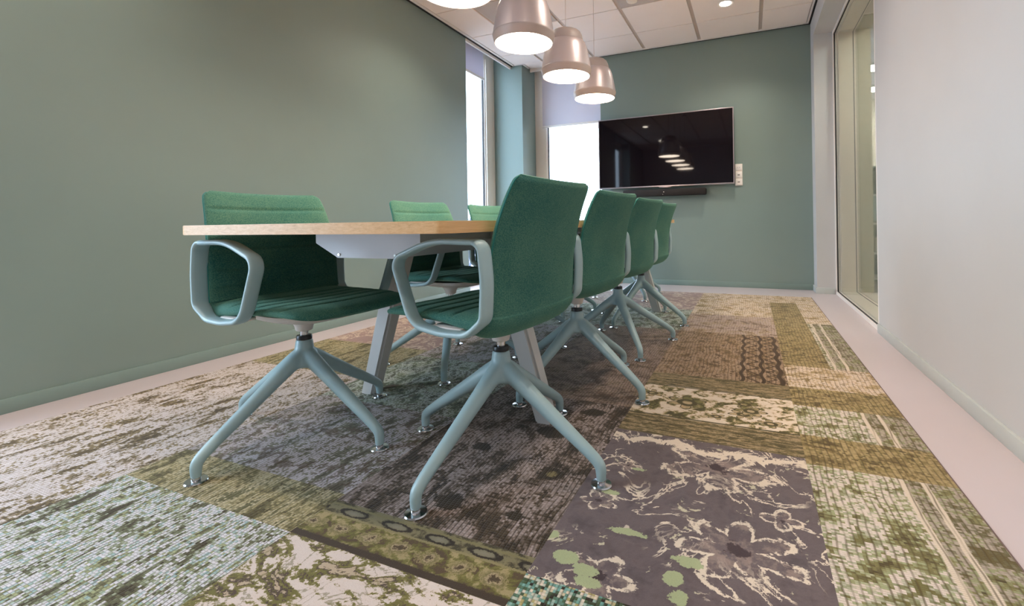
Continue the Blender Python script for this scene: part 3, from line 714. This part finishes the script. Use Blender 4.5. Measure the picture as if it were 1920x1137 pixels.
def shell_part(i0, i1):
    bm = bmesh.new(); rings = []; n = 44
    for i in range(i0, i1+1):
        c = CL[i]; a = CL[max(i-1, 0)]; b = CL[min(i+1, len(CL)-1)]; t = (b-a).normalized()
        nr = Vector((t.y, -t.x))        # towards the sitter
        if nr.y < 0 and nr.x < 0: nr = -nr
        h = HH[i].x; wd = WW[i].x; ring = []
        gro = 0.
        for s in SEAMS_SEAT:
            if c.y < .46: gro = max(gro, math.exp(-((c.x-s)/.006)**2))
        for s in SEAMS_BACK:
            if c.x < -.12 and c.y > .48: gro = max(gro, math.exp(-((c.y-s)/.006)**2))
        for k in range(n):
            th = 2*PI*k/n; cc, ss = math.cos(th), math.sin(th)
            y = wd*math.copysign(abs(cc)**.42, cc); q = h*math.copysign(abs(ss)**.75, ss)
            e = abs(y)/wd
            if ss > 0: q -= gro*.0045*min(1, (1-e)*8)
            curve = .014*e*e*(1 if c.y > .47 else .55)      # edges come forward / up
            off = q+curve
            ring.append(bm.verts.new((c.x+nr.x*off, y, c.y+nr.y*off)))
        rings.append(ring)
    for A, B in zip(rings, rings[1:]):
        for k in range(n): bm.faces.new((A[k], A[(k+1) % n], B[(k+1) % n], B[k]))
    if i0 == 0: bm.faces.new(rings[0])
    if i1 == len(CL)-1: bm.faces.new(rings[-1])
    return bm
def refine(i0, i1):
    return shell_part(i0, i1)
# finer stations so the seams resolve
def densify(L, f=3):
    out = []
    for a, b in zip(L, L[1:]):
        for k in range(f): out.append(a.lerp(b, k/f))
    out.append(L[-1]); return out
CL, HH, WW = densify(CL), densify(HH), densify(WW); SPLIT *= 3
def piping(sgn):
    bm = bmesh.new()
    if 1:
        pts = []
        for i in range(SPLIT+6, len(CL)-6, 4):
            c = CL[i]; t = (CL[i+1]-CL[i-1]).normalized(); nr = Vector((t.y, -t.x))
            if nr.y < 0 and nr.x < 0: nr = -nr
            y = sgn*(WW[i].x-.0005); off = .014-HH[i].x*.30
            pts.append((c.x+nr.x*off, y, c.y+nr.y*off))
        tube(bm, pts, .0022, 6)
    return bm

def leg_mesh():
    """one quarter of the cast four-star base, legs at 0, 90, 180, 270 degrees"""
    bm = bmesh.new()
    lathe(bm, [(.0255, .322), (.027, .316), (.030, .290), (.037, .262), (.048, .243), (.050, .232), (.030, .226)], 40)
    for k in range(4):
        a = k*PI/2; d = Vector((math.cos(a), math.sin(a), 0))
        path = [(.0, .275), (.05, .245), (.11, .206), (.20, .147), (.285, .092), (.322, .066), (.336, .050), (.338, .032), (.338, .012)]
        rad = [.028, .0265, .0235, .0205, .0175, .0165, .0160, .0150, .0138]
        P = catmull([(p[0], p[1], 0) for p in path], 4); R = catmull([(r, 0, 0) for r in rad], 4)
        tube(bm, [d*p.x+Vector((0, 0, p.y)) for p in P], [r.x for r in R], 16)
    me = bpy.data.meshes.new('tmp'); bmesh.ops.recalc_face_normals(bm, faces=bm.faces); bm.to_mesh(me); bm.free()
    o = bpy.data.objects.new('tmp', me); COL.objects.link(o)
    r = o.modifiers.new('r', 'REMESH'); r.mode = 'VOXEL'; r.voxel_size = .0042; r.use_smooth_shade = True
    s = o.modifiers.new('s', 'SMOOTH'); s.factor = .5; s.iterations = 14
    dg = bpy.context.evaluated_depsgraph_get(); ev = o.evaluated_get(dg); m2 = bpy.data.meshes.new_from_object(ev)
    bpy.data.objects.remove(o)
    bm = bmesh.new(); bm.from_mesh(m2)
    for nrm in ((1, 1, 0), (1, -1, 0)):
        bmesh.ops.bisect_plane(bm, geom=bm.verts[:]+bm.edges[:]+bm.faces[:], plane_co=(0, 0, 0), plane_no=nrm, clear_inner=True)
    bmesh.ops.dissolve_degenerate(bm, edges=bm.edges[:], dist=1e-5)
    out = bpy.data.meshes.new('leg'); bm.to_mesh(out); bm.free()
    for p in out.polygons: p.use_smooth = True
    nn = []
    for v in out.vertices:
        q = v.normal.copy()
        for pn in (Vector((1, 1, 0)).normalized(), Vector((1, -1, 0)).normalized()):
            if abs(v.co.dot(pn)) < 2e-4: q = (q-pn*q.dot(pn)).normalized()
        nn.append(q)
    out.normals_split_custom_set_from_vertices(nn)
    out.materials.append(M['frame'])
    return out

def arm_bm(y):
    P = [(-.136, .664), (.03, .667), (.176, .615), (.104, .438), (.0, .4255), (-.085, .4285), (-.141, .472), (-.147, .565)]
    R = [.030, .30, .034, .075, .2, .07, .035, .3]
    path = fillet(P, R, 8)
    bm = bmesh.new(); rings = []; n = len(path); m = 16
    for i, p in enumerate(path):
        a = Vector(path[i-1]); c = Vector(path[(i+1) % n]); t = (c-a).normalized(); nr = Vector((-t.y, t.x))
        hw = .020+(.004 if p[0] < -.12 else 0); ht = .0085
        ring = []
        for k in range(m):
            th = 2*PI*k/m; cc, ss = math.cos(th), math.sin(th)
            u = hw*math.copysign(abs(cc)**.6, cc); v = ht*math.copysign(abs(ss)**.7, ss)
            ring.append(bm.verts.new((p[0]+nr.x*v, y+u, p[1]+nr.y*v)))
        rings.append(ring)
    for i in range(n):
        A, B = rings[i], rings[(i+1) % n]
        for k in range(m): bm.faces.new((A[k], A[(k+1) % m], B[(k+1) % m], B[k]))
    return bm

LEGM = leg_mesh()
def make_chair():
    t = empty('conference_chair', (0, 0, 0))
    st = obj('seat', shell_part(0, SPLIT), M['fabric'], t, 'full')
    bk = obj('backrest', shell_part(SPLIT, len(CL)-1), M['fabric'], t, 'full')
    for s in (-1, 1): obj('piping', piping(s), M['stitch'], bk, 'full')
    # white under-shell, mechanism cone
    bm = bmesh.new()
    lathe(bm, [(.022, .350), (.026, .352), (.030, .368), (.042, .388), (.056, .398), (.056, .405)], 32, (-.0, 0, 0))
    obj('swivel_housing', bm, M['shell'], t, True)
    bm = bmesh.new(); n = 36; rings = []
    for z, sx, sy in ((.394, .07, .07), (.397, .11, .10), (.404, .14, .128), (.414, .155, .150), (.428, .158, .155)):
        rings.append([bm.verts.new((.035+sx*math.copysign(abs(math.cos(2*PI*k/n))**.7, math.cos(2*PI*k/n)), sy*math.copysign(abs(math.sin(2*PI*k/n))**.7, math.sin(2*PI*k/n)), z+.004*0)) for k in range(n)])
    for A, B in zip(rings, rings[1:]):
        for k in range(n): bm.faces.new((A[k], A[(k+1) % n], B[(k+1) % n], B[k]))
    bm.faces.new(rings[0][::-1]); bm.faces.new(rings[-1])
    obj('under_shell', bm, M['shell'], t, True)
    for s in (-1, 1):
        obj('armrest', arm_bm(s*.246), M['frame'], t, 'full')
        obj('arm_bracket', bx(bmesh.new(), -.05, .06, min(s*.19, s*.236), max(s*.19, s*.236), .428, .438, bev=.003), M['shell'], t, True)
    bm = bmesh.new(); tube(bm, [(0, 0, .325), (0, 0, .355)], .0135, 24); obj('gas_column', bm, M['chrome'], t, True)
    bm = lathe(bmesh.new(), [(.0215, .318), (.0245, .320), (.025, .330), (.023, .334), (.0145, .335)], 32); obj('collar', bm, M['blackpl'], t, True)
    gl = bmesh.new(); lathe(gl, [(.0285, .000), (.0290, .003), (.0270, .006), (.012, .0085), (.0115, .022), (.0100, .026)], 36, (.338, 0, 0))
    glm = None
    for k in range(4):
        l = link('leg', LEGM, t); l.rotation_euler.z = k*PI/2
        if glm is None:
            g = obj('glide', gl, M['chrome'], l, True); glm = g.data
        else: g = link('glide', glm, l)
    return t
chair0 = make_chair()
def copy_tree(o, parent=None):
    c = o.copy(); COL.objects.link(c)
    if parent: c.parent = parent
    for ch in o.children: copy_tree(ch, c)
    return c
chairs = [
 # x, y, heading deg, base angle (world) deg, label, group
 (-1.435, 1.13, -5, -1, 'green swivel chair at left front of table, nearest on the window-wall side', 'L'),
 (-.715, 1.235, 173, -9, 'green swivel chair nearest the camera, seen from behind, right front of table', 'R'),
 (-.713, 1.90, 172, -22, 'green swivel chair seen from behind, second along the right side', 'R'),
 (-.715, 2.59, 171, 34, 'green swivel chair seen from behind, third along the right side', 'R'),
 (-.735, 3.28, 172, -20, 'green swivel chair seen from behind, farthest on the right side of the table', 'R'),
 (-1.435, 1.975, -5, -60, 'green swivel chair second along the left side, just its top above the tabletop', 'L'),
 (-1.435, 2.66, -5, 20, 'green swivel chair third on the left, in front of the narrow window', 'L'),
 (-1.435, 3.30, -5, 35, 'green swivel chair fourth on the left, mostly hidden behind nearest chair back', 'L'),
 (-1.09, 4.30, -90, 40, 'green swivel chair at the far head of the table', 'H')]
for i, (x, y, hd, ba, lab, g) in enumerate(chairs):
    c = chair0 if i == 0 else copy_tree(chair0)
    c.location = (x, y, RZ); c.rotation_euler.z = math.radians(hd)
    tag(c, lab, 'chair', 'swivel chairs round the conference table')
CH = [o for o in COL.objects if o.name.startswith('conference_chair')]
for c in CH:
    key = min(chairs, key=lambda a: (a[0]-c.location.x)**2+(a[1]-c.location.y)**2)
    ls = [o for o in c.children if o.name.split('.')[0] == 'leg']
    for k, l in enumerate(ls): l.rotation_euler.z = math.radians(key[3]-key[2])+k*PI/2

# ------------------------------------------------------------------ pendant lamps
def make_lamp():
    t = empty('pendant_lamp', (0, 0, 0))
    # shade: body, lower band, cap
    body = [(.160, .052), (.1625, .050), (.1575, .075), (.148, .13), (.138, .18), (.126, .212), (.118, .222), (.112, .225)]
    b1 = obj('lamp_shade', lathe(bmesh.new(), [(.1615, .048)]+body[2:], 72), M['lampmetal'], t, True)
    cap = [(.112, .225), (.111, .238), (.106, .262), (.097, .282), (.082, .295), (.060, .301), (.02, .303)]
    obj('lamp_cap', lathe(bmesh.new(), cap, 64), M['lampband'], t, True)
    bm = bmesh.new(); lathe(bm, [(.1615, .050), (.1635, .046), (.1640, .042), (.1625, .036), (.1535, .001), (.1510, .0), (.1500, .002), (.1500, .03)], 72, cap=False)
    obj('lower_band', bm, M['lampband'], t, True)
    obj('diffuser', lathe(bmesh.new(), [(.1, .0035), (.1500, .0035), (.1505, .006), (.1505, .012)], 64), M['glow'], t, True)
    bm = bmesh.new(); tube(bm, [(0, 0, .300), (0, 0, ZC-1.68)], .0022, 8); obj('cord', bm, M['cord'], t, True)
    bm = lathe(bmesh.new(), [(.045, ZC-1.68-.025), (.045, ZC-1.68-.003), (.04, ZC-1.68-.001)], 32); obj('ceiling_rose', bm, M['white_trim'], t, True)
    return t
lamp0 = make_lamp()
for i, (y, lab) in enumerate([(1.57, 'satin taupe pendant lamp cut by the top edge, nearest of the row'), (2.18, 'largest fully visible taupe pendant lamp, second of the row'),
                              (2.79, 'third taupe pendant lamp of the row, hanging by a thin cord'), (3.38, 'farthest taupe pendant lamp of the row, before the blind'), (.98, None)]):
    if lab is None: continue
    l = lamp0 if i == 0 else copy_tree(lamp0)
    l.location = (-1.095, y, 1.666); tag(l, lab, 'lamp', 'pendant lamps over the table')

# recessed downlights
def make_spot():
    t = empty('downlight', (0, 0, 0))
    bm = lathe(bmesh.new(), [(.050, .002), (.066, -.004), (.072, -.003), (.072, .0)], 40, cap=False); obj('trim_ring', bm, M['white_trim'], t, True)
    obj('light_disc', lathe(bmesh.new(), [(.048, .0), (.050, .0015), (.048, .003)], 32), M['spotglow'], t, True)
    return t
sp0 = make_spot()
spots = [(-.18, 4.40), (-.18, 2.60), (-.18, .80), (-1.98, 3.0), (-1.98, .8), (-.18, -1.0), (-1.98, -1.0)]
for i, (x, y) in enumerate(spots):
    t = sp0 if i == 0 else copy_tree(sp0)
    t.location = (x, y, ZC-.003)
    tag(t, 'round recessed downlight glaring in the ceiling near the back wall' if i == 0 else 'recessed downlight above the '+['', 'right aisle, beside the middle of the table', 'right aisle, beside the near end of the table', 'left aisle, by the narrow window', 'left aisle, by the near end of the table', 'right side, behind the camera', 'left side, behind the camera'][i], 'downlight')
    t['group'] = 'recessed ceiling downlights'
    l = bpy.data.lights.new('downlight_beam', 'SPOT'); l.energy = SPOT_POWER; l.color = (1, .87, .74); l.spot_size = 2.3; l.spot_blend = .8; l.shadow_soft_size = .04
    o = bpy.data.objects.new('downlight_beam', l); o.location = (x, y, ZC-.02); COL.objects.link(o)
# ------------------------------------------------------------------ television, soundbar, sockets
tv = empty('television', (-.885, 5.15, 1.5)); tag(tv, 'large black flat television with thin silver rim on the back wall', 'television')
x0, x1, z0, z1, yf = -1.624, -.147, 1.095, 1.898, 5.135
putp(box('screen', M['tvscreen'], (x0+.010, x1-.010, yf-.0005, yf+.01, z0+.014, z1-.010)), tv)
bm = bmesh.new(); bx(bm, x0, x1, yf-.003, yf+.02, z0, z0+.014, bev=.002); bx(bm, x0, x1, yf-.003, yf+.02, z1-.010, z1, bev=.002)
bx(bm, x0, x0+.010, yf-.003, yf+.02, z0+.014, z1-.010); bx(bm, x1-.010, x1, yf-.003, yf+.02, z0+.014, z1-.010)
putp(obj('bezel', bm, M['tvsilver'], None, True), tv)
putp(box('rear_housing', M['blackpl'], (x0+.03, x1-.03, yf+.012, YB-.03, z0+.05, z1-.05), None, .01), tv)
putp(box('wall_bracket', M['blackpl'], (-1.2, -.6, YB-.03, YB-.002, 1.3, 1.7)), tv)
putp(box('badge', M['tvsilver'], (-.93, -.80, yf-.007, yf-.002, z0-.010, z0+.001), None, .001), tv)
sb = empty('soundbar', (-.88, 5.15, 1.03)); tag(sb, 'black soundbar mounted below the television', 'speaker')
putp(obj('housing', bx(bmesh.new(), -1.335, -.432, 5.10, YB-.02, .992, 1.068, bev=.012), M['speaker'], None, True), sb)
for xx, zz in ((-.875, 1.035), (-.885, 1.008)):
    bm = bmesh.new(); tube(bm, [(xx, 5.097, zz), (xx, 5.101, zz)], .005 if zz > 1.02 else .003, 12); putp(obj('button', bm, M['socket'], None), sb)
putp(box('wall_bracket', M['blackpl'], (-1.0, -.75, YB-.03, YB, 1.0, 1.05)), sb)
so = empty('wall_socket', (-.107, YB, 1.19)); tag(so, 'white vertical strip of sockets and switches right of the television', 'socket')
pl = putp(box('socket_plate', M['socket'], (-.143, -.070, YB-.012, YB, 1.077, 1.305), None, .003), so)
for k, zc in enumerate((1.267, 1.190, 1.115)):
    m_ = box('socket_module', M['white_trim'], (-.138, -.075, YB-.016, YB-.010, zc-.032, zc+.032), None, .003); m_.parent = pl
    bm = bmesh.new()
    if k == 0:
        for dx in (-.009, .009): tube(bm, [(-.107+dx, YB-.018, zc), (-.107+dx, YB-.014, zc)], .003, 8)
    else: bx(bm, -.107-.011, -.107+.011, YB-.018, YB-.014, zc-.004, zc+.003)
    s = obj('slot', bm, M['slot']); s.parent = pl
# ceiling detector seen at the top edge
t = obj('smoke_detector', lathe(bmesh.new(), [(.030, -.024), (.044, -.020), (.050, -.008), (.050, .0)], 32, (-.93, 3.97, ZC-.003)), M['white_frame'], None, True)
tag(t, 'round ceiling detector on a grey ceiling tile at the top edge', 'detector')
bpy.context.view_layer.update()
